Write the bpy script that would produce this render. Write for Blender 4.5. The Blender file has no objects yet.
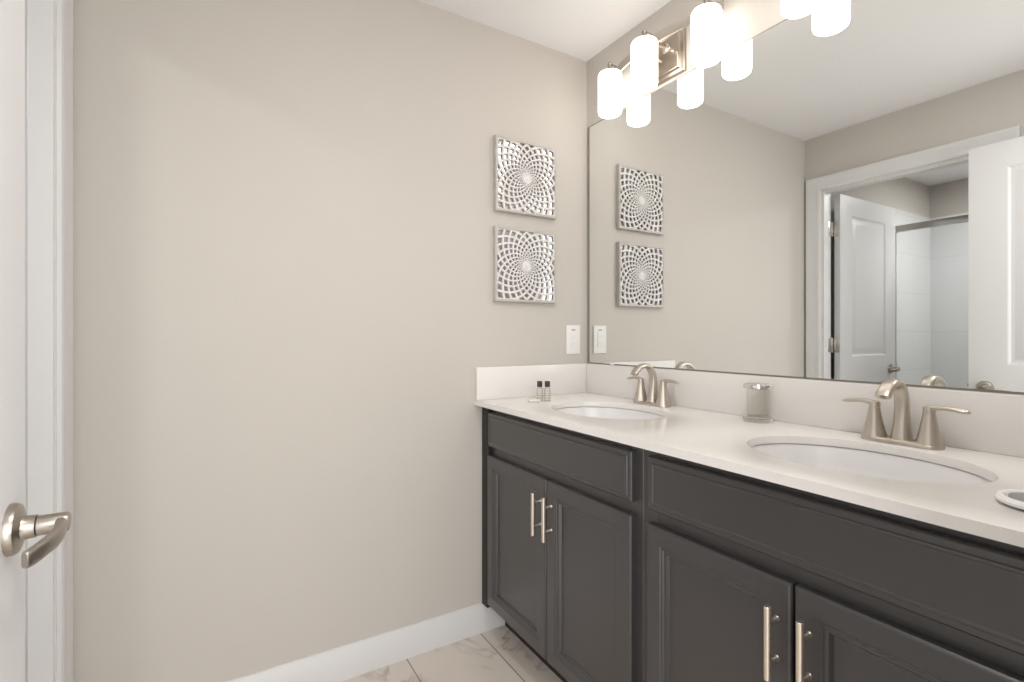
import bpy, bmesh, math, random
from mathutils import Vector, Matrix
S = bpy.context.scene
COL = S.collection
PI = math.pi
random.seed(4)

# ------------------------------------------------------------------ camera
cam_d = bpy.data.cameras.new('camera')
cam = bpy.data.objects.new('camera', cam_d)
COL.objects.link(cam)
cam.location = (-1.4838, -1.7899, 1.1849)
cam.rotation_euler = (PI / 2, 0, math.radians(-31.197))
cam_d.sensor_fit = 'HORIZONTAL'
cam_d.sensor_width = 36
cam_d.lens = 502.396 / 1024 * 36
cam_d.shift_y = -(341 - 335.79) / 1024
cam_d.clip_start = 0.02
S.camera = cam

# ------------------------------------------------------------------ world, exposure, lights
S.view_settings.view_transform = 'Standard'
S.view_settings.look = 'None'
S.view_settings.exposure = 0.20
S.view_settings.gamma = 1.0
S.view_settings.use_curve_mapping = False
world = bpy.data.worlds.new('world')
S.world = world
world.use_nodes = True
wb = world.node_tree.nodes['Background']
wb.inputs['Color'].default_value = (1.0, 0.97, 0.94, 1)
wb.inputs['Strength'].default_value = 0.9

LAMP = (1.0, 0.935, 0.865)
SHADE_STRENGTH = 4.2

def area_light(name, loc, size, power, color, rot=(0, 0, 0), size_y=None):
    d = bpy.data.lights.new(name, 'AREA')
    d.energy = power
    d.color = color
    d.size = size
    if size_y:
        d.shape = 'RECTANGLE'
        d.size_y = size_y
    o = bpy.data.objects.new(name, d)
    COL.objects.link(o)
    o.location = loc
    o.rotation_euler = rot
    return o

# added fill light shining in through the open entry door behind the camera
area_light('added_doorway_fill', (-1.3, -2.75, 1.30), 3.0, 64, (1.0, 0.985, 0.97), (PI / 2, 0, 0), 2.3)
# unseen area light added under the ceiling above the entry as fill
area_light('added_ceiling_fill', (-0.92, -1.47, 2.425), 0.30, 8, (1.0, 0.97, 0.94))
# extra area light put in to brighten the shower room, no fitting modelled
area_light('added_shower_room_fill', (-3.05, -0.95, 2.40), 0.35, 18, (1.0, 0.99, 0.97))

# ------------------------------------------------------------------ materials
def new_mat(name):
    m = bpy.data.materials.new(name)
    m.use_nodes = True
    nt = m.node_tree
    return m, nt, nt.nodes['Principled BSDF']

def mat(name, color, rough=0.5, metal=0.0, coat=0.0, noise=0.0, nscale=8.0, bump=0.0, bscale=120.0, spec=0.5, bdist=0.002, bdetail=3.0):
    m, nt, b = new_mat(name)
    b.inputs['Base Color'].default_value = (*color, 1)
    b.inputs['Roughness'].default_value = rough
    b.inputs['Metallic'].default_value = metal
    b.inputs['Coat Weight'].default_value = coat
    b.inputs['Coat Roughness'].default_value = max(rough, 0.03)
    b.inputs['Specular IOR Level'].default_value = spec
    tc = nt.nodes.new('ShaderNodeTexCoord')
    if noise:
        n = nt.nodes.new('ShaderNodeTexNoise')
        n.inputs['Scale'].default_value = nscale
        n.inputs['Detail'].default_value = 4
        nt.links.new(tc.outputs['Object'], n.inputs['Vector'])
        mx = nt.nodes.new('ShaderNodeMix')
        mx.data_type = 'RGBA'
        mx.inputs[6].default_value = (*[c * (1 - noise) for c in color], 1)
        mx.inputs[7].default_value = (*[min(1, c * (1 + noise)) for c in color], 1)
        nt.links.new(n.outputs['Fac'], mx.inputs[0])
        nt.links.new(mx.outputs[2], b.inputs['Base Color'])
    if bump:
        n = nt.nodes.new('ShaderNodeTexNoise')
        n.inputs['Scale'].default_value = bscale
        n.inputs['Detail'].default_value = bdetail
        nt.links.new(tc.outputs['Object'], n.inputs['Vector'])
        bp = nt.nodes.new('ShaderNodeBump')
        bp.inputs['Strength'].default_value = bump
        bp.inputs['Distance'].default_value = bdist
        nt.links.new(n.outputs['Fac'], bp.inputs['Height'])
        nt.links.new(bp.outputs['Normal'], b.inputs['Normal'])
    return m

def metal(name, color, rough):
    m, nt, b = new_mat(name)
    b.inputs['Base Color'].default_value = (*color, 1)
    b.inputs['Metallic'].default_value = 1
    tc = nt.nodes.new('ShaderNodeTexCoord')
    mp = nt.nodes.new('ShaderNodeMapping')
    mp.inputs['Scale'].default_value = (300, 300, 20)
    n = nt.nodes.new('ShaderNodeTexNoise')
    n.inputs['Scale'].default_value = 3
    r = nt.nodes.new('ShaderNodeMapRange')
    r.inputs['To Min'].default_value = rough * 0.8
    r.inputs['To Max'].default_value = rough * 1.2
    nt.links.new(tc.outputs['Object'], mp.inputs['Vector'])
    nt.links.new(mp.outputs['Vector'], n.inputs['Vector'])
    nt.links.new(n.outputs['Fac'], r.inputs['Value'])
    nt.links.new(r.outputs['Result'], b.inputs['Roughness'])
    return m

def glass(name, color, rough=0.02, ior=1.45):
    m, nt, b = new_mat(name)
    b.inputs['Base Color'].default_value = (*color, 1)
    b.inputs['Roughness'].default_value = rough
    b.inputs['Transmission Weight'].default_value = 1
    b.inputs['IOR'].default_value = ior
    n = nt.nodes.new('ShaderNodeTexNoise')
    n.inputs['Scale'].default_value = 6
    bp = nt.nodes.new('ShaderNodeBump')
    bp.inputs['Strength'].default_value = 0.02
    nt.links.new(n.outputs['Fac'], bp.inputs['Height'])
    nt.links.new(bp.outputs['Normal'], b.inputs['Normal'])
    return m

M = {}
M['wall'] = mat('greige_wall_paint', (0.560, 0.530, 0.490), 0.75, noise=0.015, nscale=3, bump=0.22, bscale=170, bdist=0.0015, spec=0.3)
M['ceiling'] = mat('white_ceiling_paint', (0.84, 0.835, 0.84), 0.85, bump=0.35, bscale=70, bdist=0.003, spec=0.2)
M['trim'] = mat('white_trim_paint', (0.69, 0.69, 0.69), 0.35, noise=0.01)
M['door'] = mat('white_door_paint', (0.65, 0.65, 0.655), 0.38, noise=0.01, bump=0.05, bscale=60)
M['cabinet'] = mat('espresso_cabinet_finish', (0.032, 0.0295, 0.0305), 0.40, coat=1.0, noise=0.06, nscale=5, bump=0.03, bscale=300, spec=0.5)
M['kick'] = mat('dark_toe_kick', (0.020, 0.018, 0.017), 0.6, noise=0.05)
M['quartz'] = mat('white_quartz', (0.785, 0.765, 0.74), 0.22, noise=0.035, nscale=220, spec=0.5)
M['porcelain'] = mat('white_porcelain', (0.80, 0.79, 0.79), 0.22, noise=0.01, coat=0.0)
M['nickel'] = metal('brushed_nickel', (0.58, 0.53, 0.465), 0.36)
M['lever'] = metal('satin_door_lever', (0.43, 0.39, 0.345), 0.34)
M['fixture'] = metal('antique_nickel_plate', (0.46, 0.40, 0.335), 0.30)
M['pull'] = metal('satin_nickel_pull', (0.83, 0.76, 0.66), 0.34)
M['darknickel'] = metal('dark_satin_nickel', (0.40, 0.36, 0.32), 0.32)
M['steel'] = metal('shower_frame_nickel', (0.50, 0.49, 0.48), 0.30)
M['chrome'] = metal('polished_chrome', (0.78, 0.77, 0.76), 0.08)
M['hinge'] = metal('satin_hinge', (0.62, 0.60, 0.56), 0.35)
M['carved'] = mat('whitewashed_carved_wood', (0.72, 0.70, 0.69), 0.6, noise=0.08, nscale=30, bump=0.15, bscale=90)
M['artframe'] = mat('weathered_silver_wood', (0.50, 0.475, 0.44), 0.5, noise=0.15, nscale=25, bump=0.15, bscale=90)
M['plastic'] = mat('white_plastic', (0.80, 0.79, 0.77), 0.3, noise=0.01)
M['slot'] = mat('grey_plastic_mark', (0.30, 0.30, 0.30), 0.4, noise=0.05)
M['faint'] = mat('pale_grey_plastic', (0.62, 0.62, 0.62), 0.4, noise=0.03)
M['cap'] = mat('dark_brown_cap', (0.035, 0.025, 0.02), 0.35, noise=0.1)
M['soap'] = mat('white_soap_wrapper', (0.74, 0.71, 0.67), 0.4, noise=0.05, nscale=40)
M['darkfelt'] = mat('grey_dish_inside', (0.23, 0.22, 0.23), 0.35, noise=0.1)
M['acrylic'] = glass('clear_acrylic', (0.97, 0.96, 0.95), 0.04, 1.40)
def clear_sheet(name, color, gloss, rough):
    m, nt, b = new_mat(name)
    N, L = nt.nodes, nt.links
    N.remove(b)
    t = N.new('ShaderNodeBsdfTransparent'); t.inputs['Color'].default_value = (*color, 1)
    g = N.new('ShaderNodeBsdfGlossy'); g.inputs['Roughness'].default_value = rough
    fr = N.new('ShaderNodeLayerWeight'); fr.inputs['Blend'].default_value = 0.12
    mu = N.new('ShaderNodeMath'); mu.operation = 'MULTIPLY'; mu.inputs[1].default_value = gloss
    L.new(fr.outputs['Facing'], mu.inputs[0])
    mx = N.new('ShaderNodeMixShader')
    L.new(mu.outputs[0], mx.inputs[0]); L.new(t.outputs[0], mx.inputs[1]); L.new(g.outputs[0], mx.inputs[2])
    L.new(mx.outputs[0], N['Material Output'].inputs['Surface'])
    return m
M['pane'] = clear_sheet('shower_glass', (0.96, 0.97, 0.97), 0.7, 0.02)
M['clear'] = clear_sheet('thin_clear_acrylic', (0.985, 0.98, 0.97), 0.4, 0.05)
M['edge'] = mat('mirror_edge', (0.24, 0.225, 0.20), 0.3, noise=0.1)
M['strike'] = M['darknickel']

# mirror
m, nt, b = new_mat('silvered_mirror')
b.inputs['Base Color'].default_value = (0.90, 0.915, 0.905, 1)
b.inputs['Metallic'].default_value = 1
b.inputs['Roughness'].default_value = 0.0
M['mirror'] = m
m, nt, b = new_mat('antiqued_mirror')
b.inputs['Metallic'].default_value = 1
b.inputs['Roughness'].default_value = 0.08
n_ = nt.nodes.new('ShaderNodeTexNoise'); n_.inputs['Scale'].default_value = 20
r_ = nt.nodes.new('ShaderNodeValToRGB')
r_.color_ramp.elements[0].color = (0.50, 0.49, 0.50, 1); r_.color_ramp.elements[1].color = (0.64, 0.64, 0.66, 1)
nt.links.new(n_.outputs['Fac'], r_.inputs[0]); nt.links.new(r_.outputs[0], b.inputs['Base Color'])
M['smoked'] = m
# frosted lamp shade, lit from inside
m, nt, b = new_mat('lit_opal_glass')
b.inputs['Base Color'].default_value = (0.9, 0.9, 0.88, 1)
b.inputs['Roughness'].default_value = 0.3
b.inputs['Emission Color'].default_value = (*LAMP, 1)
b.inputs['Emission Strength'].default_value = SHADE_STRENGTH
M['shade'] = m

# marble-look floor tile, 12 x 24 in, joints run along y
def floor_mat():
    m, nt, b = new_mat('marble_look_floor_tile')
    N, L = nt.nodes, nt.links
    tc = N.new('ShaderNodeTexCoord')
    mp = N.new('ShaderNodeMapping')
    mp.inputs['Rotation'].default_value = (0, 0, PI / 2)
    mp.inputs['Location'].default_value = (0.11, 0.250, 0)
    L.new(tc.outputs['Object'], mp.inputs['Vector'])
    br = N.new('ShaderNodeTexBrick')
    br.offset = 0.0
    br.inputs['Scale'].default_value = 1.0
    br.inputs['Brick Width'].default_value = 0.61
    br.inputs['Row Height'].default_value = 0.305
    br.inputs['Mortar Size'].default_value = 0.0022
    br.inputs['Mortar Smooth'].default_value = 0.0
    br.inputs['Color1'].default_value = (0.60, 0.535, 0.475, 1)
    br.inputs['Color2'].default_value = (0.64, 0.575, 0.515, 1)
    br.inputs['Mortar'].default_value = (0.22, 0.19, 0.165, 1)
    L.new(mp.outputs['Vector'], br.inputs['Vector'])
    # veins
    n1 = N.new('ShaderNodeTexNoise')
    n1.inputs['Scale'].default_value = 2.6
    n1.inputs['Detail'].default_value = 7
    n1.inputs['Distortion'].default_value = 1.6
    of = N.new('ShaderNodeVectorMath'); of.operation = 'ADD'; of.inputs[1].default_value = (-0.26, 0.07, 0)
    L.new(tc.outputs['Object'], of.inputs[0])
    L.new(of.outputs[0], n1.inputs['Vector'])
    sub = N.new('ShaderNodeMath'); sub.operation = 'SUBTRACT'; sub.inputs[1].default_value = 0.5
    ab = N.new('ShaderNodeMath'); ab.operation = 'ABSOLUTE'
    L.new(n1.outputs['Fac'], sub.inputs[0]); L.new(sub.outputs[0], ab.inputs[0])
    rr = N.new('ShaderNodeMapRange')
    rr.inputs['From Min'].default_value = 0.0
    rr.inputs['From Max'].default_value = 0.035
    rr.inputs['To Min'].default_value = 1
    rr.inputs['To Max'].default_value = 0
    L.new(ab.outputs[0], rr.inputs['Value'])
    n2 = N.new('ShaderNodeTexNoise')
    n2.inputs['Scale'].default_value = 3.1
    n2.inputs['Detail'].default_value = 2
    L.new(of.outputs[0], n2.inputs['Vector'])
    r2 = N.new('ShaderNodeMapRange')
    r2.inputs['From Min'].default_value = 0.48
    r2.inputs['From Max'].default_value = 0.68
    r2.inputs["To Max"].default_value = 0.95
    L.new(n2.outputs['Fac'], r2.inputs['Value'])
    mu = N.new('ShaderNodeMath'); mu.operation = 'MULTIPLY'
    L.new(rr.outputs[0], mu.inputs[0]); L.new(r2.outputs[0], mu.inputs[1])
    mx = N.new('ShaderNodeMix'); mx.data_type = 'RGBA'
    mx.inputs[7].default_value = (0.19, 0.145, 0.115, 1)
    L.new(mu.outputs[0], mx.inputs[0]); L.new(br.outputs['Color'], mx.inputs[6])
    L.new(mx.outputs[2], b.inputs['Base Color'])
    b.inputs['Roughness'].default_value = 0.28
    bp = N.new('ShaderNodeBump'); bp.inputs['Strength'].default_value = 0.4; bp.inputs['Distance'].default_value = 0.002
    inv = N.new('ShaderNodeMath'); inv.operation = 'SUBTRACT'; inv.inputs[0].default_value = 1
    L.new(br.outputs['Fac'], inv.inputs[1]); L.new(inv.outputs[0], bp.inputs['Height'])
    L.new(bp.outputs['Normal'], b.inputs['Normal'])
    return m
M['floor'] = floor_mat()

def shower_tile_mat(name, rot):
    m, nt, b = new_mat(name)
    N, L = nt.nodes, nt.links
    tc = N.new('ShaderNodeTexCoord')
    mp = N.new('ShaderNodeMapping')
    mp.inputs['Rotation'].default_value = rot
    L.new(tc.outputs['Object'], mp.inputs['Vector'])
    br = N.new('ShaderNodeTexBrick')
    br.offset = 0.5
    br.inputs['Scale'].default_value = 1.0
    br.inputs['Brick Width'].default_value = 0.61
    br.inputs['Row Height'].default_value = 0.305
    br.inputs['Mortar Size'].default_value = 0.002
    br.inputs['Color1'].default_value = (0.73, 0.73, 0.74, 1)
    br.inputs['Color2'].default_value = (0.75, 0.75, 0.76, 1)
    br.inputs['Mortar'].default_value = (0.62, 0.625, 0.635, 1)
    L.new(mp.outputs['Vector'], br.inputs['Vector'])
    L.new(br.outputs['Color'], b.inputs['Base Color'])
    b.inputs['Roughness'].default_value = 0.2
    return m
M['tile_x'] = shower_tile_mat('white_shower_tile_facing_x', (PI / 2, 0, PI / 2))
M['tile_y'] = shower_tile_mat('white_shower_tile_facing_y', (PI / 2, 0, 0))

# label print on the toiletry bottles: pale body, thin grey lines of print
def bottle_mat():
    m, nt, b = new_mat('printed_bottle_plastic')
    N, L = nt.nodes, nt.links
    tc = N.new('ShaderNodeTexCoord')
    sp = N.new('ShaderNodeSeparateXYZ')
    L.new(tc.outputs['Object'], sp.inputs[0])
    w = N.new('ShaderNodeTexWave')
    w.wave_type = 'BANDS'; w.bands_direction = 'Z'
    w.inputs['Scale'].default_value = 34
    L.new(tc.outputs['Object'], w.inputs['Vector'])
    r = N.new('ShaderNodeMapRange')
    r.inputs['From Min'].default_value = 0.45
    r.inputs['From Max'].default_value = 0.7
    r.inputs['To Max'].default_value = 0.8
    L.new(w.outputs['Fac'], r.inputs['Value'])
    mx = N.new('ShaderNodeMix'); mx.data_type = 'RGBA'
    mx.inputs[6].default_value = (0.66, 0.62, 0.57, 1)
    mx.inputs[7].default_value = (0.36, 0.33, 0.30, 1)
    L.new(r.outputs[0], mx.inputs[0])
    L.new(mx.outputs[2], b.inputs['Base Color'])
    b.inputs['Roughness'].default_value = 0.3
    return m
M['bottle'] = bottle_mat()

# ------------------------------------------------------------------ mesh helpers
def finish(name, bm, material, parent=None, smooth=35, loc=None, mats=None, recalc=True):
    if recalc:
        bmesh.ops.recalc_face_normals(bm, faces=bm.faces)
    me = bpy.data.meshes.new(name)
    bm.to_mesh(me)
    bm.free()
    for x in (mats or [material]):
        me.materials.append(x)
    if smooth:
        me.shade_smooth()
        me.set_sharp_from_angle(angle=math.radians(smooth))
    o = bpy.data.objects.new(name, me)
    COL.objects.link(o)
    if parent:
        o.parent = parent
    if loc:
        o.location = loc
    return o

def tag(o, label=None, cat=None, group=None, kind=None):
    if label: o['label'] = label
    if cat: o['category'] = cat
    if group: o['group'] = group
    if kind: o['kind'] = kind
    return o

def thing(name, label, cat, loc, group=None, kind=None, rotz=0):
    o = bpy.data.objects.new(name, None)
    COL.objects.link(o)
    o.location = loc
    o.rotation_euler = (0, 0, rotz)
    o.empty_display_size = 0.05
    return tag(o, label, cat, group, kind)

def box(bm, x0, x1, y0, y1, z0, z1, bevel=0.0, seg=2):
    vs = [bm.verts.new((x, y, z)) for z in (z0, z1) for y in (y0, y1) for x in (x0, x1)]
    idx = [(0, 1, 3, 2), (4, 6, 7, 5), (0, 4, 5, 1), (2, 3, 7, 6), (0, 2, 6, 4), (1, 5, 7, 3)]
    fs = [bm.faces.new([vs[i] for i in f]) for f in idx]
    if bevel:
        es = list({e for f in fs for e in f.edges})
        bmesh.ops.bevel(bm, geom=es, offset=bevel, segments=seg, profile=0.5, affect='EDGES', clamp_overlap=True)
    return fs

def loft(bm, rings, cap0=True, cap1=True, closed=True):
    vr = [[bm.verts.new(p) for p in r] for r in rings]
    n = len(vr[0])
    for a, b_ in zip(vr, vr[1:]):
        for i in range(n if closed else n - 1):
            j = (i + 1) % n
            bm.faces.new((a[i], a[j], b_[j], b_[i]))
    if cap0: bm.faces.new(list(reversed(vr[0])))
    if cap1: bm.faces.new(vr[-1])
    return vr

def lathe(bm, prof, c=(0, 0, 0), axis='z', n=32, sx=1.0, sy=1.0):
    """prof: list of (radius, height); axis z, or x meaning height runs along +x."""
    rings = []
    for r, h in prof:
        r = max(r, 1e-5)
        ring = []
        for i in range(n):
            a = 2 * PI * i / n
            u, v = r * math.cos(a) * sx, r * math.sin(a) * sy
            if axis == 'z': p = (c[0] + u, c[1] + v, c[2] + h)
            elif axis == 'x': p = (c[0] + h, c[1] + u, c[2] + v)
            else: p = (c[0] + u, c[1] + h, c[2] + v)
            ring.append(p)
        rings.append(ring)
    loft(bm, rings)

def smooth_path(pts, k=6):
    """Catmull-Rom through rows of numbers (position and any extra values)."""
    out = []
    n = len(pts)
    for i in range(n - 1):
        p0 = pts[max(i - 1, 0)]; p1 = pts[i]; p2 = pts[i + 1]; p3 = pts[min(i + 2, n - 1)]
        for s in range(k):
            t = s / k
            out.append([0.5 * (2 * b + (c - a) * t + (2 * a - 5 * b + 4 * c - d) * t * t + (3 * b - a - 3 * c + d) * t ** 3)
                        for a, b, c, d in zip(p0, p1, p2, p3)])
    out.append(list(pts[-1]))
    return out

def sweep(bm, rows, up, n=16, power=2.0):
    """rows: (x,y,z, half_side, half_up) along a path; 'side' = tangent x up. power>2 squares off the section."""
    P = [Vector(r[:3]) for r in rows]
    up = Vector(up)
    rings = []
    for i, r in enumerate(rows):
        t = (P[min(i + 1, len(P) - 1)] - P[max(i - 1, 0)]).normalized()
        side = t.cross(up).normalized()
        u = side.cross(t).normalized()
        ring = []
        for k in range(n):
            a = 2 * PI * k / n
            ca, sa = math.cos(a), math.sin(a)
            ca = math.copysign(abs(ca) ** (2 / power), ca)
            sa = math.copysign(abs(sa) ** (2 / power), sa)
            ring.append(P[i] + side * ca * r[3] + u * sa * r[4])
        rings.append(ring)
    loft(bm, rings)

def ring_panel(bm, u0, u1, v0, v1, rings, f, back=True):
    """nested rectangles: rings = (inset, w); f maps (u,v,w) to a point. Last ring is filled; first is closed as the back."""
    rr = []
    for ins, w in rings:
        rr.append([f(u0 + ins, v0 + ins, w), f(u1 - ins, v0 + ins, w), f(u1 - ins, v1 - ins, w), f(u0 + ins, v1 - ins, w)])
    loft(bm, rr, cap0=back, cap1=True)

# ------------------------------------------------------------------ the setting
H = 2.44
XW = -1.812            # left wall
YF = -1.68             # wall behind the camera
OY0, OY1 = -0.105, -0.915   # doorway to the shower room
OH = 2.088

def struct(name, bm, m, label, cat, smooth=0, **k):
    return tag(finish(name, bm, m, smooth=smooth, **k), label, cat, None, 'structure')

bm = bmesh.new(); box(bm, -3.9, 0.1, -3.2, 0.1, -0.06, 0.0)
struct('floor', bm, M['floor'], 'beige marble-look tiled floor with thin dark grout joints', 'floor')
bm = bmesh.new(); box(bm, -3.9, 0.1, -1.80, 0.1, H, H + 0.06)
struct('ceiling', bm, M['ceiling'], 'white textured ceiling', 'ceiling')
bm = bmesh.new(); box(bm, -3.9, 0.1, 0.0, 0.1, 0.0, H)
struct('wall_back', bm, M['wall'], 'greige painted wall with the two carved panels', 'wall')
bm = bmesh.new(); box(bm, 0.0, 0.1, -1.80, 0.0, 0.0, H)
struct('wall_right', bm, M['wall'], 'greige painted wall behind the vanity and mirror', 'wall')
bm = bmesh.new()
XB = -1.916
box(bm, XB, XW, OY0 + 0.018, 0.0, 0.0, H)
box(bm, XB, XW, -1.78, OY1 - 0.018, 0.0, H)
box(bm, XB, XW, OY1 - 0.018, OY0 + 0.018, OH + 0.018, H)
struct('wall_left', bm, M['wall'], 'greige painted wall with the white cased doorway', 'wall')
bm = bmesh.new()
EX0, EX1 = -1.742, -0.900
box(bm, XW, EX0 - 0.018, -1.78, YF, 0.0, H)
box(bm, EX1 + 0.018, 0.0, -1.78, YF, 0.0, H)
box(bm, EX0 - 0.018, EX1 + 0.018, -1.78, YF, OH + 0.018, H)
struct('wall_front', bm, M['wall'], 'greige wall with the entry doorway behind the camera', 'wall')
# shower room shell
bm = bmesh.new(); box(bm, -3.8, -3.7, -1.78, 0.0, 0.0, H)
struct('wall_shower', bm, M['wall'], 'grey far wall of the shower room', 'wall')
bm = bmesh.new(); box(bm, -3.7, XB, -1.78, -1.70, 0.0, H)
struct('wall_shower_front', bm, M['wall'], 'near side wall of the shower room', 'wall')

# baseboards
def base_profile(d):
    return [(0, 0), (d, 0), (d, 0.078), (d * 0.86, 0.084), (d * 0.80, 0.092), (d * 0.50, 0.103), (d * 0.42, 0.113), (0, 0.113)]
def baseboard(name, a, b_, nrm, label):
    bm = bmesh.new()
    A, B_, Nn = Vector(a), Vector(b_), Vector(nrm)
    loft(bm, [[P + Nn * d + Vector((0, 0, z)) for d, z in base_profile(0.014)] for P in (A, B_)])
    struct(name, bm, M['trim'], label, 'baseboard', smooth=30)
baseboard('baseboard_back', (XW + 0.0185, 0, 0), (-0.02, 0, 0), (0, -1, 0), 'white baseboard along the greige wall under the carved panels')
baseboard('baseboard_left', (XW, OY1 - 0.098, 0), (XW, YF, 0), (1, 0, 0), 'white baseboard behind the open entry door')

# doorway to the shower room: jamb, stop and casing
def casing_piece(bm, fpts):
    loft(bm, fpts)
CP = [(0, 0), (0, 0.018), (0.010, 0.018), (0.016, 0.0165), (0.040, 0.0125), (0.056, 0.0105), (0.066, 0.0125), (0.074, 0.0105), (0.079, 0.008), (0.082, 0.0)]  # from outer edge inward
CW = 0.082
def casing(name, xf, sgn, label):
    """three sided casing around the doorway on the plane x = xf, standing out along sgn*x."""
    bm = bmesh.new()
    yo0, yo1, zt = OY0 + 0.007 + CW, OY1 - 0.007 - CW, OH + 0.007 + CW
    path = [(yo0, 0.0, 1, 0), (yo0, zt, 1, 1), (yo1, zt, -1, 1), (yo1, 0.0, -1, 0)]
    rings = []
    for y, z, iy, iz in path:
        rings.append([(xf + sgn * t, y - iy * w, z - iz * w) for w, t in CP])
    loft(bm, rings)
    return struct(name, bm, M['trim'], label, 'door trim', smooth=25)
casing('trim_1', XW, 1, 'white moulded casing around the doorway in the left wall')
casing('trim_2', XB, -1, 'white moulded casing on the shower room side of the doorway')
bm = bmesh.new()
box(bm, XB, XW, OY0, OY0 + 0.018, 0, OH + 0.018)
box(bm, XB, XW, OY1 - 0.018, OY1, 0, OH + 0.018)
box(bm, XB, XW, OY1, OY0, OH, OH + 0.018)
# stop
box(bm, XW - 0.052, XW - 0.003, OY0 - 0.011, OY0, 0, OH, 0.002)
box(bm, XW - 0.052, XW - 0.003, OY1, OY1 + 0.011, 0, OH, 0.002)
box(bm, XW - 0.052, XW - 0.003, OY1 + 0.011, OY0 - 0.011, OH - 0.011, OH, 0.002)
struct('trim_3', bm, M['trim'], 'white jamb and stop lining the doorway to the shower room', 'door trim')
# entry doorway lining
bm = bmesh.new()
box(bm, EX0 - 0.018, EX0, -1.78, YF, 0, OH + 0.018)
box(bm, EX1, EX1 + 0.018, -1.78, YF, 0, OH + 0.018)
box(bm, EX0, EX1, -1.78, YF, OH, OH + 0.018)
box(bm, EX1 + 0.007, EX1 + 0.064, YF, YF + 0.014, 0, OH + 0.064, 0.003)
box(bm, EX0, EX1 + 0.007, YF, YF + 0.014, OH + 0.007, OH + 0.064, 0.003)
struct('trim_4', bm, M['trim'], 'white lining of the entry doorway', 'door trim')

# moulded two-panel door: width runs along local +x from the hinge, thickness along y, face at y = 0 and y = -t
def door_slab_mesh(w, h, t, z0=0.012):
    bm = bmesh.new()
    st = 0.136
    panels = [(st, w - st, z0 + 0.22, z0 + 0.80), (st, w - st, z0 + 1.035, h - 0.118)]
    rings = [(0, 0), (0.006, -0.002), (0.014, -0.0075), (0.024, -0.0085), (0.030, -0.0075), (0.052, -0.0025), (0.058, -0.002)]
    for side in (0, 1):
        f = (lambda u, v, q: (u, q, v)) if side == 0 else (lambda u, v, q: (u, -t - q, v))
        zs = [z0, panels[0][2], panels[0][3], panels[1][2], panels[1][3], h]
        xs = [0, st, w - st, w]
        grid = [[bm.verts.new(f(x, z, 0)) for x in xs] for z in zs]
        for r in range(5):
            for c in range(3):
                if c == 1 and r in (1, 3): continue
                bm.faces.new((grid[r][c], grid[r][c + 1], grid[r + 1][c + 1], grid[r + 1][c]))
        for (a, b_, c, d) in panels:
            ring_panel(bm, a, b_, c, d, rings, f, back=False)
    c0 = [(0, z0), (w, z0), (w, h), (0, h)]
    loft(bm, [[(x, 0, z) for x, z in c0], [(x, -t, z) for x, z in c0]], cap0=False, cap1=False)
    bmesh.ops.remove_doubles(bm, verts=bm.verts, dist=1e-5)
    return bm

def lever_handle(parent, x, y, z, out, along, m, mdark=None):
    """rose on a door face (local coords): out = +1/-1 along y, along = +1/-1 for the lever along x."""
    bm = bmesh.new()
    lathe(bm, [(0.0, 0.0), (0.0325, 0.0), (0.0325, out * 0.005), (0.0305, out * 0.009), (0.024, out * 0.0115), (0.0165, out * 0.013),
               (0.0150, out * 0.016), (0.0142, out * 0.026), (0.0, out * 0.026)], axis='y', n=32)
    hnd = finish('door_handle', bm, m, parent, loc=(x, y, z))
    bm = bmesh.new()
    # straight neck with a flat end, and a flat blade that bends back along the door
    lathe(bm, [(0.0, out * 0.0265), (0.0120, out * 0.0265), (0.0128, out * 0.0275), (0.0128, out * 0.0560), (0.0112, out * 0.0585), (0.0, out * 0.0590)], axis='y', n=28)
    rows = [(0, out * 0.0500, -0.001, .0064, .0112), (along * .014, out * 0.0520, -0.003, .0064, .0112), (along * .030, out * 0.0530, -0.005, .0060, .0110), (along * .050, out * 0.0515, -0.007, .0056, .0108),
            (along * .072, out * 0.0465, -0.008, .0052, .0108), (along * .088, out * 0.0410, -0.010, .0050, .0106), (along * .097, out * 0.0380, -0.010, .0048, .0102), (along * .100, out * 0.0368, -0.010, .0034, .0086)]
    sweep(bm, smooth_path(rows, 5), (0, 0, 1), 18, 3.0)
    finish('lever', bm, m, hnd)
    return hnd

# door_1: the entry door standing open in front of the left wall
DW = 0.806
d1 = thing('door_1', 'white moulded panel door with satin lever standing open at the far left', 'door', (-1.7005, -1.652, 0), kind='structure', rotz=PI / 2)
# local x -> world +y, local y -> world -x : room side face must be at local y=0 looking to world +x (local -y)
bmd = door_slab_mesh(DW, 2.095, 0.035)
bmesh.ops.translate(bmd, verts=bmd.verts, vec=(0, 0.035, 0))
finish('door_slab', bmd, M['door'], d1, smooth=25)
lever_handle(d1, DW - 0.062, 0.0, 0.937, -1, -1, M['lever'])
bm = bmesh.new(); box(bm, DW - 0.0005, DW + 0.0012, 0.006, 0.029, 0.915, 0.975, 0.0004)
lathe_c = None
finish('latch_plate', bm, M['darknickel'], d1, smooth=0)
bm = bmesh.new()
box(bm, DW + 0.0005, DW + 0.010, 0.012, 0.023, 0.938, 0.952, 0.002)
finish('latch_bolt', bm, M['darknickel'], d1, smooth=0)

# door_2: the shower room door, swung open into the shower room
W2 = 0.728
d2 = thing('door_2', 'white two-panel door swung open into the shower room, seen in the mirror', 'door', (-1.924, -0.142, 0), kind='structure', rotz=PI - math.radians(-1.0))
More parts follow.
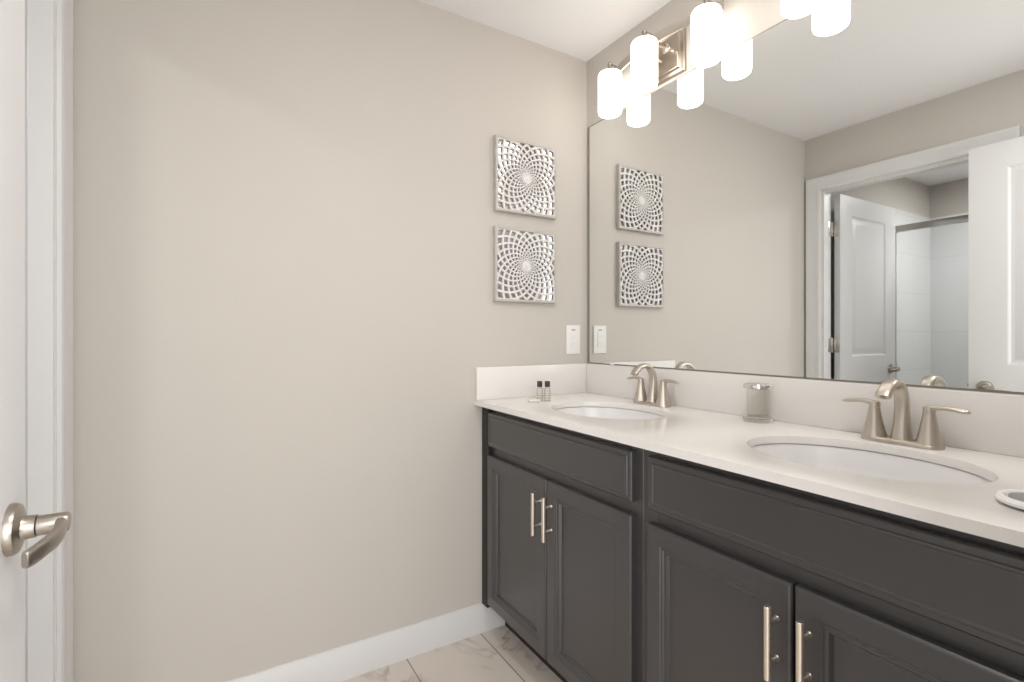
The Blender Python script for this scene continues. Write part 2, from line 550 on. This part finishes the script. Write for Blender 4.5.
# local x -> world -x, local y -> world -y : visible face (world -y) is local +y
bmd = door_slab_mesh(W2, 2.085, 0.035)
bmesh.ops.translate(bmd, verts=bmd.verts, vec=(0.030, 0.0, 0))
finish('door_slab', bmd, M['door'], d2, smooth=25)
lever_handle(d2, W2 - 0.048, 0.0, 0.955, 1, -1, M['darknickel'])
for z in (0.25, 1.125, 1.865):
    bm = bmesh.new()
    box(bm, 0.0275, 0.0302, -0.034, -0.004, z - 0.045, z + 0.045, 0.0008)      # leaf on the door edge
    box(bm, -0.040, -0.008, -0.0375, -0.0355, z - 0.045, z + 0.045, 0.0006)    # leaf on the jamb
    box(bm, -0.008, 0.0285, -0.0385, -0.0365, z - 0.045, z + 0.045, 0.0006)
    lathe(bm, [(0, z - 0.046), (0.0062, z - 0.046), (0.0062, z + 0.046), (0, z + 0.046)], c=(0.010, -0.041, 0), n=14)
    for dz in (-0.028, 0.0, 0.028):
        lathe(bm, [(0.0038, 0.0277), (0.0038, 0.0268), (0.0, 0.0264)], c=(0, -0.016 + (0.005 if dz else -0.005), z + dz), axis='x', n=10)
    finish('hinge', bm, M['hinge'], d2)

# shower: tiled walls and framed glass
bm = bmesh.new(); box(bm, -3.70, -2.97, -0.012, 0.0, 0.0, 2.165)
struct('wall_tile_side', bm, M['tile_y'], 'white tile on the side wall of the shower', 'tile wall')
bm = bmesh.new(); box(bm, -3.70, -3.688, -1.70, -0.012, 0.0, 2.165)
struct('wall_tile_back', bm, M['tile_x'], 'white tile on the back wall of the shower', 'tile wall')
XS = -2.95
sh = thing('shower_screen', 'framed clear glass shower screen with grey metal rail, seen in the mirror', 'shower screen', (XS, -0.8, 0))
bm = bmesh.new()
box(bm, -0.022, 0.022, -0.89, 0.795, 1.962, 2.008, 0.004)
finish('top_rail', bm, M['steel'], sh)
for y in (0.767, -0.86):
    bm = bmesh.new(); box(bm, -0.016, 0.016, y - 0.019, y + 0.019, 0.06, 1.962, 0.003)
    finish('post', bm, M['steel'], sh)
bm = bmesh.new(); box(bm, -0.05, 0.05, -0.89, 0.795, 0.0, 0.06, 0.006)
finish('curb', bm, M['porcelain'], sh)
bm = bmesh.new(); box(bm, -0.003, 0.003, -0.841, 0.748, 0.062, 1.960)
finish('glass_panel', bm, M['pane'], sh, smooth=0)

# ------------------------------------------------------------------ vanity cabinets
XFACE = -0.523        # face frame plane
XDOOR = -0.547        # front of doors
ZT = 0.9087           # underside of the counter
DOOR_RINGS = [(0, 0), (0, 0.019), (0.0025, 0.0225), (0.005, 0.024), (0.043, 0.024), (0.0455, 0.0215), (0.05, 0.0215), (0.0525, 0.0185), (0.0585, 0.0175), (0.062, 0.0125), (0.064, 0.0095), (0.066, 0.0095)]
DRAWER_RINGS = [(0, 0), (0, 0.017), (0.003, 0.0195), (0.0135, 0.0205), (0.0155, 0.0225), (0.0195, 0.0235), (0.0215, 0.022), (0.023, 0.022)]

def make_pull(parent, loc):
    """bar pull; local x points out of the door along -x."""
    bm = bmesh.new()
    lathe(bm, [(0, -0.070), (0.0056, -0.070), (0.0066, -0.069), (0.0066, 0.069), (0.0056, 0.070), (0, 0.070)], c=(-0.030, 0, 0), n=20)
    h = finish('handle', bm, M['pull'], parent, loc=loc)
    for s in (-0.038, 0.038):
        bm = bmesh.new()
        lathe(bm, [(0, -0.026), (0.0046, -0.026), (0.0046, -0.003), (0.0062, -0.0005), (0, 0.0)], c=(0, 0, s), axis='x', n=16)
        finish('post', bm, M['nickel'], h)
    return h

def cabinet(y0, y1, dy, label, filler=0.0):
    """cabinet unit from y0 (far) to y1 (near, smaller). dy: four door edges + drawer edges."""
    root = thing('vanity_cabinet', label, 'cabinet', (XFACE, (y0 + y1) / 2, 0), 'dark vanity cabinets')
    yc = (y0 + y1) / 2
    bm = bmesh.new()
    f = lambda a: a - yc
    # carcass shell (open front behind the frame)
    zb = 0.118
    box(bm, 0.019, -XFACE - 0.003, f(y1), f(y1) + 0.016, zb, ZT)
    box(bm, 0.019, -XFACE - 0.003, f(y0) - 0.016, f(y0), zb, ZT)
    box(bm, 0.019, -XFACE - 0.003, f(y1) + 0.016, f(y0) - 0.016, zb, zb + 0.016)
    box(bm, -XFACE - 0.011, -XFACE - 0.003, f(y1) + 0.016, f(y0) - 0.016, zb + 0.016, ZT)
    finish('carcass', bm, M['cabinet'], root, smooth=0)
    bm = bmesh.new()
    st = 0.043
    box(bm, 0, 0.019, f(y0) - st, f(y0), zb, ZT, 0.0012, 1)
    box(bm, 0, 0.019, f(y1), f(y1) + st, zb, ZT, 0.0012, 1)
    for a, b_ in ((zb, zb + 0.03), (0.700, 0.762), (0.868, ZT)):
        box(bm, 0, 0.019, f(y1) + st, f(y0) - st, a, b_)
    finish('face_frame', bm, M['cabinet'], root, smooth=0)
    bm = bmesh.new()
    box(bm, 0.080, 0.095, f(y1), f(y0), 0.0, zb)
    finish('toe_kick', bm, M['kick'], root, smooth=0)
    g = lambda u, v, w: (-w, u, v)
    a0, a1, b0, b1 = dy       # far door: a0..a1, near door: b0..b1
    bm = bmesh.new()
    ring_panel(bm, f(b1), f(a0), 0.752, 0.884, DRAWER_RINGS, g)
    finish('drawer_front', bm, M['cabinet'], root, smooth=20)
    for (u1, u0, hy) in ((a0, a1, a1 + 0.028), (b0, b1, b0 - 0.028)):
        bm = bmesh.new()
        ring_panel(bm, f(u0), f(u1), 0.130, 0.717, DOOR_RINGS, g)
        d = finish('door', bm, M['cabinet'], root, smooth=20)
        make_pull(d, (-0.024, f(hy), 0.603))
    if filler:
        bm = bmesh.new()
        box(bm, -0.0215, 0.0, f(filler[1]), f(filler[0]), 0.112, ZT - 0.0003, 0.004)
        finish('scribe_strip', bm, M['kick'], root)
    return root

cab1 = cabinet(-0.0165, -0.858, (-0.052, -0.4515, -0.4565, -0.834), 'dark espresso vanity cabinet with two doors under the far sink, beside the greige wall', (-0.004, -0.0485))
cab2 = cabinet(-0.859, -1.660, (-0.890, -1.2545, -1.2595, -1.628), 'dark espresso vanity cabinet with two doors under the near sink, at the right')

# ------------------------------------------------------------------ countertop with two oval cut-outs
CT = 0.9287
SINKS = [(-0.294, -0.465), (-0.294, -1.248)]
SA, SB = 0.224, 0.173      # half axes along y and x
ctop = thing('countertop', 'white quartz double vanity countertop with backsplash on the dark cabinets', 'countertop', (-0.575, 0, ZT))
OX, OZ = 0.575, -ZT
def counter_mesh():
    bm = bmesh.new()
    x0, x1 = -0.575, -0.001
    cuts = [(-0.001, -0.8585), (-0.8585, -1.676)]
    ti, bi = CT, ZT + 0.0002
    ch = 0.0025
    for k, ((ya, yb), (sx, sy)) in enumerate(zip(cuts, SINKS)):
        corners = [math.atan2(y - sy, x - sx) % (2 * PI) for x in (x0, x1) for y in (ya, yb)]
        angs = sorted(set([2 * PI * i / 72 for i in range(72)] + corners))
        def rect(a, ix0=0.0):
            c, s = math.cos(a), math.sin(a)
            best = 1e9
            X0 = x0 + ix0
            for lim, comp, o in ((X0, c, sx), (x1, c, sx), (ya, s, sy), (yb, s, sy)):
                if abs(comp) > 1e-9:
                    t = (lim - o) / comp
                    if t > 0: best = min(best, t)
            return sx + c * best, sy + s * best
        def ell(a, g=0.0):
            # same ray direction as the rectangle point
            c, s = math.cos(a), math.sin(a)
            t = 1 / math.sqrt((c / (SB + g)) ** 2 + (s / (SA + g)) ** 2)
            return sx + c * t, sy + s * t
        R = {}
        rings = [[(*ell(a), bi) for a in angs], [(*ell(a), ti - ch) for a in angs], [(*ell(a, ch * .35), ti - ch * .35) for a in angs], [(*ell(a, ch), ti) for a in angs],
                 [(*rect(a), ti) for a in angs]]
        loft(bm, rings, False, False)
        loft(bm, [[(*rect(a), bi) for a in angs], [(*ell(a), bi) for a in angs]], False, False)
    # outer skirt
    per = [(x0, -0.001), (x1, -0.001), (x1, -1.676), (x0, -1.676)]
    loft(bm, [[(x, y, bi) for x, y in per], [(x, y, ti) for x, y in per]], False, False)
    bmesh.ops.remove_doubles(bm, verts=bm.verts, dist=1e-5)
    bmesh.ops.translate(bm, verts=bm.verts, vec=(OX, 0, OZ))
    return bm
finish('slab', counter_mesh(), M['quartz'], ctop, smooth=30)
BS = 1.0596
bm = bmesh.new(); box(bm, -0.0205 + OX, -0.001 + OX, -1.676, -0.0215, CT + OZ + 0.0003, BS + OZ, 0.0015)
finish('backsplash', bm, M['quartz'], ctop, smooth=30)
bm = bmesh.new(); box(bm, -0.573 + OX, -0.001 + OX, -0.0205, -0.001, CT + OZ + 0.0003, BS + OZ, 0.0015)
finish('side_splash', bm, M['quartz'], ctop, smooth=30)

def sink(sx, sy, label):
    root = thing('sink', label, 'sink', (sx, sy, ZT), 'oval undermount sinks')
    bm = bmesh.new()
    n = 72
    def ring(s, z, extra=0.0):
        return [((SB * s + extra) * math.cos(2 * PI * i / n), (SA * s + extra) * math.sin(2 * PI * i / n), z) for i in range(n)]
    inner = [(1.0, -0.0012, 0.022), (1.0, -0.0012, 0.006), (1.0, -0.003, 0.003), (0.995, -0.015, 0), (0.975, -0.045, 0), (0.92, -0.078, 0), (0.80, -0.108, 0), (0.60, -0.128, 0), (0.35, -0.139, 0), (0.14, -0.143, 0)]
    outer = [(0.14, -0.155, 0), (0.36, -0.151, 0), (0.62, -0.140, 0), (0.83, -0.118, 0.002), (0.955, -0.086, 0.004), (1.0, -0.048, 0.006), (1.0, -0.012, 0.010), (1.0, -0.011, 0.022)]
    rings = [ring(s, z, e) for s, z, e in inner + outer]
    loft(bm, rings + [rings[0]], False, False)
    bmesh.ops.remove_doubles(bm, verts=bm.verts, dist=1e-6)
    finish('basin', bm, M['porcelain'], root, smooth=40)
    bm = bmesh.new()
    lathe(bm, [(0, -0.150), (0.018, -0.150), (0.0205, -0.143), (0.026, -0.1415), (0.027, -0.140), (0.021, -0.1395), (0.019, -0.141), (0.017, -0.139), (0.006, -0.1365), (0, -0.136)], n=28)
    finish('drain', bm, M['nickel'], root)
    return root
sink(*SINKS[0], 'white oval sink under the far faucet, beside the toiletry bottles')
sink(*SINKS[1], 'white oval sink under the near faucet, beside the right edge')

# ------------------------------------------------------------------ faucets
def make_faucet():
    root = thing('faucet', '', 'faucet', (0, 0, 0), 'brushed nickel faucets')
    bm = bmesh.new()
    def stadium(hl, r, z, n=14):
        pts = []
        for i in range(n + 1):
            a = -PI / 2 + PI * i / n
            pts.append((r * math.sin(a) * -1, hl + r * math.cos(a), z))
        for i in range(n + 1):
            a = PI / 2 + PI * i / n
            pts.append((r * math.sin(a) * -1, -hl + r * math.cos(a), z))
        return pts
    loft(bm, [stadium(0.055, 0.0275, 0), stadium(0.055, 0.0275, 0.006), stadium(0.055, 0.0262, 0.0085), stadium(0.055, 0.0235, 0.0105), stadium(0.055, 0.021, 0.0115)])
    finish('base_plate', bm, M['nickel'], root)
    for s in (1, -1):
        bm = bmesh.new()
        lathe(bm, [(0, 0.0085), (0.0268, 0.0085), (0.0255, 0.013), (0.0222, 0.025), (0.0185, 0.042), (0.0150, 0.060), (0.0126, 0.074), (0.0118, 0.080), (0.0, 0.080)], c=(0, s * 0.055, 0), n=28)
        hb = finish('handle', bm, M['nickel'], root)
        bm = bmesh.new()
        lathe(bm, [(0, 0.0805), (0.0118, 0.0805), (0.0122, 0.088), (0.0112, 0.0935), (0.006, 0.0955), (0, 0.0958)], c=(0, s * 0.055, 0), n=24)
        y = s * 0.055
        rows = [(0, y - s * 0.006, 0.0895, .0100, .0065), (0, y + s * 0.010, 0.0920, .0098, .0060), (0, y + s * 0.026, 0.0940, .0092, .0054), (0, y + s * 0.044, 0.0930, .0090, .0050),
                (0, y + s * 0.060, 0.0905, .0084, .0046), (0, y + s * 0.069, 0.0890, .0062, .0036), (0, y + s * 0.074, 0.0883, .0022, .0014)]
        sweep(bm, smooth_path(rows, 4), (0, 0, 1), 16, 2.2)
        finish('lever', bm, M['nickel'], hb)
    bm = bmesh.new()
    # y half width first, then half thickness in the x-z plane
    rows = [(0.004, 0, 0.0088, .0215, .0230), (0.004, 0, 0.022, .0190, .0200), (0.006, 0, 0.050, .0160, .0165), (0.007, 0, 0.085, .0150, .0135), (0.002, 0, 0.115, .0150, .0112),
            (-0.012, 0, 0.137, .0150, .0098), (-0.033, 0, 0.1465, .0150, .0088), (-0.058, 0, 0.1425, .0155, .0086), (-0.079, 0, 0.129, .0160, .0086), (-0.091, 0, 0.1155, .0162, .0086)]
    rows = smooth_path(rows, 6)
    # sections stay across y: up vector flips with the path, so frame it by the y axis
    rings = []
    P = [Vector(r[:3]) for r in rows]
    for i, r in enumerate(rows):
        t = (P[min(i + 1, len(P) - 1)] - P[max(i - 1, 0)]).normalized()
        side = Vector((0, 1, 0)); u = side.cross(t).normalized()
        ring = []
        for k in range(20):
            a = 2 * PI * k / 20
            ca, sa = math.cos(a), math.sin(a)
            e = 2 / 2.5
            ring.append(P[i] + side * math.copysign(abs(ca) ** e, ca) * r[3] + u * math.copysign(abs(sa) ** e, sa) * r[4])
        rings.append(ring)
    loft(bm, rings)
    sp = finish('spout', bm, M['nickel'], root, smooth=50)
    bm = bmesh.new()
    end = P[-1]; t = (P[-1] - P[-3]).normalized()
    mtx = Matrix.Translation(end) @ t.to_track_quat('Z', 'Y').to_matrix().to_4x4()
    bmesh.ops.create_cone(bm, cap_ends=True, segments=18, radius1=0.006, radius2=0.0056, depth=0.003, matrix=mtx)
    finish('aerator', bm, M['darknickel'], sp)
    bm = bmesh.new()
    lathe(bm, [(0, 0.011), (0.0026, 0.011), (0.0026, 0.030), (0.0048, 0.032), (0.0048, 0.040), (0.003, 0.042), (0, 0.042)], c=(0.0285, 0, 0), n=12)
    bmesh.ops.translate(bm, verts=bm.verts, vec=(-0.0055, 0, 0))
    finish('pop_up_rod', bm, M['nickel'], root)
    return root

def copy_tree(o, parent=None):
    c = o.copy()
    COL.objects.link(c)
    if parent: c.parent = parent
    for ch in o.children:
        copy_tree(ch, c)
    return c
f1 = make_faucet()
f2 = copy_tree(f1)
f1.location = (-0.073, -0.4625, CT + 0.0002)
f2.location = (-0.073, -1.2465, CT + 0.0002)
f1['label'] = 'brushed nickel two-handle faucet at the far sink, nearest the carved panels'
f2['label'] = 'brushed nickel two-handle faucet at the near sink, in the right of the photo'

# ------------------------------------------------------------------ wall mirror
mir = thing('wall_mirror', 'large frameless wall mirror above the backsplash', 'mirror', (-0.001, -0.84, BS))
bm = bmesh.new()
y0_, y1_, z0_, z1_ = -0.83, 0.833, 0.001, 2.1343 - BS
# silvered face inside a narrow dark polished border, wider at the corner side
outer_ = [(y0_, z0_), (y1_, z0_), (y1_, z1_), (y0_, z1_)]
inner_ = [(y0_ + 0.004, z0_ + 0.0045), (y1_ - 0.017, z0_ + 0.0045), (y1_ - 0.017, z1_ - 0.005), (y0_ + 0.004, z1_ - 0.005)]
loft(bm, [[(0, y, z) for y, z in outer_], [(-0.0012, y, z) for y, z in outer_], [(-0.0022, y, z) for y, z in inner_]])
for f_ in bm.faces:
    f_.material_index = 0 if all(v.co.x < -0.002 for v in f_.verts) else 1
finish('mirror_glass', bm, None, mir, smooth=0, mats=[M['mirror'], M['edge']])
for y in (0.665,):
    bm = bmesh.new()
    box(bm, -0.0060, -0.0024, y - 0.011, y + 0.011, 0.0005, 0.009, 0.001)
    finish('clip', bm, M['acrylic'] if False else M['plastic'], mir, smooth=0)

# ------------------------------------------------------------------ vanity lights
def make_light():
    root = thing('vanity_light', '', 'wall light', (0, 0, 0), 'three-shade vanity lights')
    # local: x = -distance from wall, origin at the plate centre on the wall
    bm = bmesh.new()
    g = lambda u, v, w: (-w, u, v)
    ring_panel(bm, -0.080, 0.080, -0.088, 0.088, [(0, 0), (0, 0.006), (0.004, 0.010), (0.014, 0.013), (0.019, 0.020), (0.023, 0.020), (0.028, 0.013), (0.031, 0.012)], g)
    bp_ = finish('backplate', bm, M['fixture'], root, smooth=20)
    for s in (1, -1):
        bm = bmesh.new()
        lathe(bm, [(0, -0.0125), (0.0048, -0.0125), (0.0060, -0.016), (0.0045, -0.022), (0.002, -0.025), (0, -0.0255)], c=(0, s * 0.036, 0.0), axis='x', n=14)
        finish('screw', bm, M['chrome'], bp_)
    bm = bmesh.new()
    # bowed flat bar carried on a short arm
    rows = []
    for i in range(25):
        y = -0.262 + 0.524 * i / 24
        d = 0.036 + 0.047 * (1 - (y / 0.262) ** 2)
        rows.append((-d, y, 0.036, .0040, .0185))
    sweep(bm, rows, (0, 0, 1), 12, 4)
    finish('bar', bm, M['nickel'], root)
    bm = bmesh.new()
    lathe(bm, [(0, -0.0125), (0.020, -0.0125), (0.018, -0.016), (0.0085, -0.020), (0.0085, -0.076), (0, -0.080)], c=(0, 0, 0.030), axis='x', n=18)
    finish('centre_arm', bm, M['nickel'], root)
    for y, d in ((0.231, 0.083), (0.0, 0.127), (-0.231, 0.083)):
        rail_d = 0.036 + 0.047 * (1 - (y / 0.262) ** 2)
        bm = bmesh.new()
        lathe(bm, [(0, -d), (0.0045, -d), (0.0045, -rail_d), (0, -rail_d)], c=(0, y, 0.054), axis='x', n=12)
        lathe(bm, [(0, 0.0195), (0.024, 0.0195), (0.024, 0.026), (0.019, 0.031), (0.009, 0.034), (0.009, 0.052), (0.0105, 0.055), (0.007, 0.062), (0, 0.064)], c=(-d, y, 0), n=22)
        soc = finish('socket', bm, M['darknickel'], root)
        bm = bmesh.new()
        R = 0.0475
        lathe(bm, [(0, 0.0188), (0.036, 0.0188), (0.044, 0.0165), (R, 0.010), (R, -0.136), (0.0455, -0.1445), (0.040, -0.1490), (0.028, -0.1515), (0, -0.153)], c=(-d, y, 0), n=40)
        finish('lamp_shade', bm, M['shade'], root, smooth=60)
    return root
L1 = make_light()
L2 = copy_tree(L1)
L1.location = (-0.0005, -0.478, 2.234)
L2.location = (-0.0005, -1.246, 2.234)
L1['label'] = 'nickel wall light with three lit white cylinder shades, above the far sink'
L2['label'] = 'nickel wall light with lit white shades, cut by the top edge above the near sink'

# ------------------------------------------------------------------ carved mirror panels on the wall
def art_mesh_lattice(half):
    bm = bmesh.new()
    N = 20
    r0, r1 = 0.020, half * 1.5
    steps = 40
    def ribbon(a0, s, w_top, zoff):
        pts = []
        for i in range(steps + 1):
            t = i / steps
            q = math.sqrt(r0) + (math.sqrt(r1) - math.sqrt(r0)) * t
            r = q * q
            th = a0 + s * (q - math.sqrt(r0)) * 2 / 0.30
            pts.append((r, th))
        P = [Vector((r * math.cos(th), r * math.sin(th), 0)) for r, th in pts]
        rows = []
        for i, p_ in enumerate(P):
            t = (P[min(i + 1, steps)] - P[max(i - 1, 0)]).normalized()
            nrm = Vector((-t.y, t.x, 0))
            tn, rd = 2 * PI * pts[i][0] / N, 0.30 * math.sqrt(pts[i][0]) * 2 * PI / N     # cell size around and outward
            hw = 0.150 * tn * rd / math.hypot(tn, rd) + 0.0006
            a, b_ = p_ + nrm * hw, p_ - nrm * hw
            a2, b2 = p_ + nrm * hw * 0.6, p_ - nrm * hw * 0.6
            rows.append([(a.x, a.y, 0), (a.x, a.y, 0.005 + zoff), (a2.x, a2.y, 0.0068 + zoff), (b2.x, b2.y, 0.0068 + zoff), (b_.x, b_.y, 0.005 + zoff), (b_.x, b_.y, 0)])
        loft(bm, rows)
    for k in range(N):
        ribbon(2 * PI * k / N, 1, 0, 0.0)
        ribbon(2 * PI * k / N, -1, 0, 0.0004)
    for co, no in (((half, 0, 0), (1, 0, 0)), ((-half, 0, 0), (-1, 0, 0)), ((0, half, 0), (0, 1, 0)), ((0, -half, 0), (0, -1, 0))):
        bmesh.ops.bisect_plane(bm, geom=bm.verts[:] + bm.edges[:] + bm.faces[:], plane_co=co, plane_no=no, clear_outer=True)
    # thin inner border following the frame
    return bm

def make_art():
    root = thing('carved_wall_panel', '', 'wall art', (0, 0, 0), 'square carved panels')
    h = 0.1525
    up = lambda bm: bmesh.ops.rotate(bm, verts=bm.verts, cent=(0, 0, 0), matrix=Matrix.Rotation(PI / 2, 3, 'X'))   # local z (depth) -> -y
    bm = bmesh.new()
    o, i_ = h, h - 0.010
    prof = [(h, 0.0), (h, 0.020), (h - 0.002, 0.022), (h - 0.0085, 0.022), (h - 0.010, 0.020), (h - 0.010, 0.0)]
    rings = []
    for sx, sy in ((-1, -1), (1, -1), (1, 1), (-1, 1)):
        rings.append([(sx * q, sy * q, z) for q, z in prof])
    loft(bm, rings + [rings[0]], False, False)
    bmesh.ops.remove_doubles(bm, verts=bm.verts, dist=1e-6)
    up(bm)
    finish('frame', bm, M['artframe'], root, smooth=25)
    bm = bmesh.new()
    fs = box(bm, -h + 0.0101, h - 0.0101, -h + 0.0101, h - 0.0101, 0.002, 0.010)
    up(bm)
    finish('mirror_backing', bm, M['smoked'], root, smooth=0)
    bm = art_mesh_lattice(h - 0.0102)
    bmesh.ops.translate(bm, verts=bm.verts, vec=(0, 0, 0.0125))
    up(bm)
    finish('carved_lattice', bm, M['carved'], root, smooth=30)
    bm = bmesh.new()
    lathe(bm, [(0, 0.0125), (0.0225, 0.0125), (0.0225, 0.0185), (0.0205, 0.0205), (0.0165, 0.0205), (0.0150, 0.0190), (0.0125, 0.0192), (0.007, 0.0215), (0, 0.0222)], n=28)
    for k in range(12):
        a = 2 * PI * k / 12
        lathe(bm, [(0, 0.0195), (0.0022, 0.0198), (0.0015, 0.0215), (0, 0.0219)], c=(0.0185 * math.cos(a), 0.0185 * math.sin(a), 0), n=8)
    up(bm)
    finish('medallion', bm, M['carved'], root, smooth=40)
    return root
a1 = make_art()
a2 = copy_tree(a1)
a1.location = (-0.3375, -0.0005, 1.846)
a2.location = (-0.3390, -0.0005, 1.478)
a1['label'] = 'square carved mirrored panel with a flower lattice, upper of the two on the greige wall'
a2['label'] = 'square carved mirrored panel with a flower lattice, lower of the two, above the wall plate'

# ------------------------------------------------------------------ wall plate
wp = thing('wall_outlet', 'white wall plate with a small grey slot, beside the mirror edge', 'outlet', (-0.0815, 0, 1.1675))
bm = bmesh.new(); box(bm, -0.0390, 0.0390, -0.0062, -0.0004, -0.0650, 0.0650, 0.0028, 3)
finish('plate', bm, M['plastic'], wp)
bm = bmesh.new(); box(bm, -0.0170, 0.0170, -0.0082, -0.0058, -0.0345, 0.0345, 0.0009)
finish('insert', bm, M['plastic'], wp)
bm = bmesh.new(); box(bm, -0.011, 0.011, -0.0070, -0.0060, 0.041, 0.0465, 0.0004)
finish('slot', bm, M['slot'], wp)
for dz in (0.014, -0.018):
    bm = bmesh.new()
    for dx, hh in ((-0.0065, 0.0045), (0.0065, 0.0038)):
        box(bm, dx - 0.0012, dx + 0.0012, -0.0086, -0.0080, dz - hh, dz + hh)
    lathe(bm, [(0, -0.0080), (0.0024, -0.0080), (0.0024, -0.0086), (0, -0.0086)], c=(0, 0, dz - 0.0085), axis='y', n=12)
    finish('socket_face', bm, M['faint'], wp)

# ------------------------------------------------------------------ small things on the counter
ZC = CT + 0.0003
# clear canister
can = thing('canister', 'clear canister with a shiny wide lid on the counter between the sinks', 'canister', (-0.073, -0.884, ZC))
bm = bmesh.new()
lathe(bm, [(0, 0), (0.038, 0), (0.0405, 0.003), (0.0405, 0.012), (0.036, 0.016), (0, 0.016)], n=40)
finish('foot', bm, M['acrylic'], can, smooth=40)
bm = bmesh.new()
lathe(bm, [(0, 0.0163), (0.0325, 0.0163), (0.0325, 0.0985), (0.0300, 0.0985), (0.0300, 0.019), (0, 0.019)], n=40)
finish('body', bm, M['clear'], can, smooth=40)
bm = bmesh.new()
lathe(bm, [(0, 0.0988), (0.0385, 0.0988), (0.0415, 0.101), (0.0415, 0.109), (0.0395, 0.1115), (0.032, 0.1125), (0.030, 0.1110), (0, 0.1110)], n=40)
finish('lid', bm, M['chrome'], can, smooth=40)

# toiletry bottles
def make_bottle():
    root = thing('toiletry_bottle', '', 'bottle', (0, 0, 0), 'small toiletry bottles')
    bm = bmesh.new()
    lathe(bm, [(0, 0), (0.0118, 0), (0.0130, 0.002), (0.0130, 0.047), (0.0118, 0.051), (0.0085, 0.053), (0.0085, 0.056), (0, 0.056)], n=26)
    finish('body', bm, M['bottle'], root, smooth=40)
    bm = bmesh.new()
    lathe(bm, [(0, 0.0562), (0.0098, 0.0562), (0.0102, 0.058), (0.0102, 0.077), (0.0094, 0.0785), (0, 0.079)], n=26)
    finish('cap', bm, M['cap'], root, smooth=40)
    return root
b1 = make_bottle()
b2 = copy_tree(b1)
b1.location = (-0.372, -0.163, ZC)
b2.location = (-0.347, -0.180, ZC)
b1['label'] = 'small pale toiletry bottle with a dark cap, left of the pair, behind soap'
b2['label'] = 'small pale toiletry bottle with a dark cap, right of the pair'
bm = bmesh.new()
box(bm, -0.024, 0.024, -0.016, 0.016, 0, 0.010, 0.0042, 4)
sp_ = finish('soap_bar', bm, M['soap'], loc=(-0.400, -0.166, ZC))
sp_.rotation_euler = (0, 0, math.radians(-25))
tag(sp_, 'small flat wrapped soap bar lying in front of the toiletry bottles', 'soap')

# round dish cut by the right edge
dish = thing('round_dish', 'round pale dish with a grey inside, at the right edge on the countertop', 'dish', (-0.420, -1.561, ZC))
bm = bmesh.new()
lathe(bm, [(0, 0), (0.044, 0), (0.0525, 0.004), (0.054, 0.0085), (0.0515, 0.0125), (0.047, 0.0135), (0.043, 0.0125), (0.040, 0.0085), (0, 0.008)], n=44)
finish('rim', bm, M['porcelain'], dish, smooth=40)
bm = bmesh.new()
lathe(bm, [(0, 0.0083), (0.0385, 0.0086), (0.0385, 0.0112), (0.034, 0.0122), (0, 0.0125)], n=40)
finish('inner_pad', bm, M['darkfelt'], dish, smooth=40)
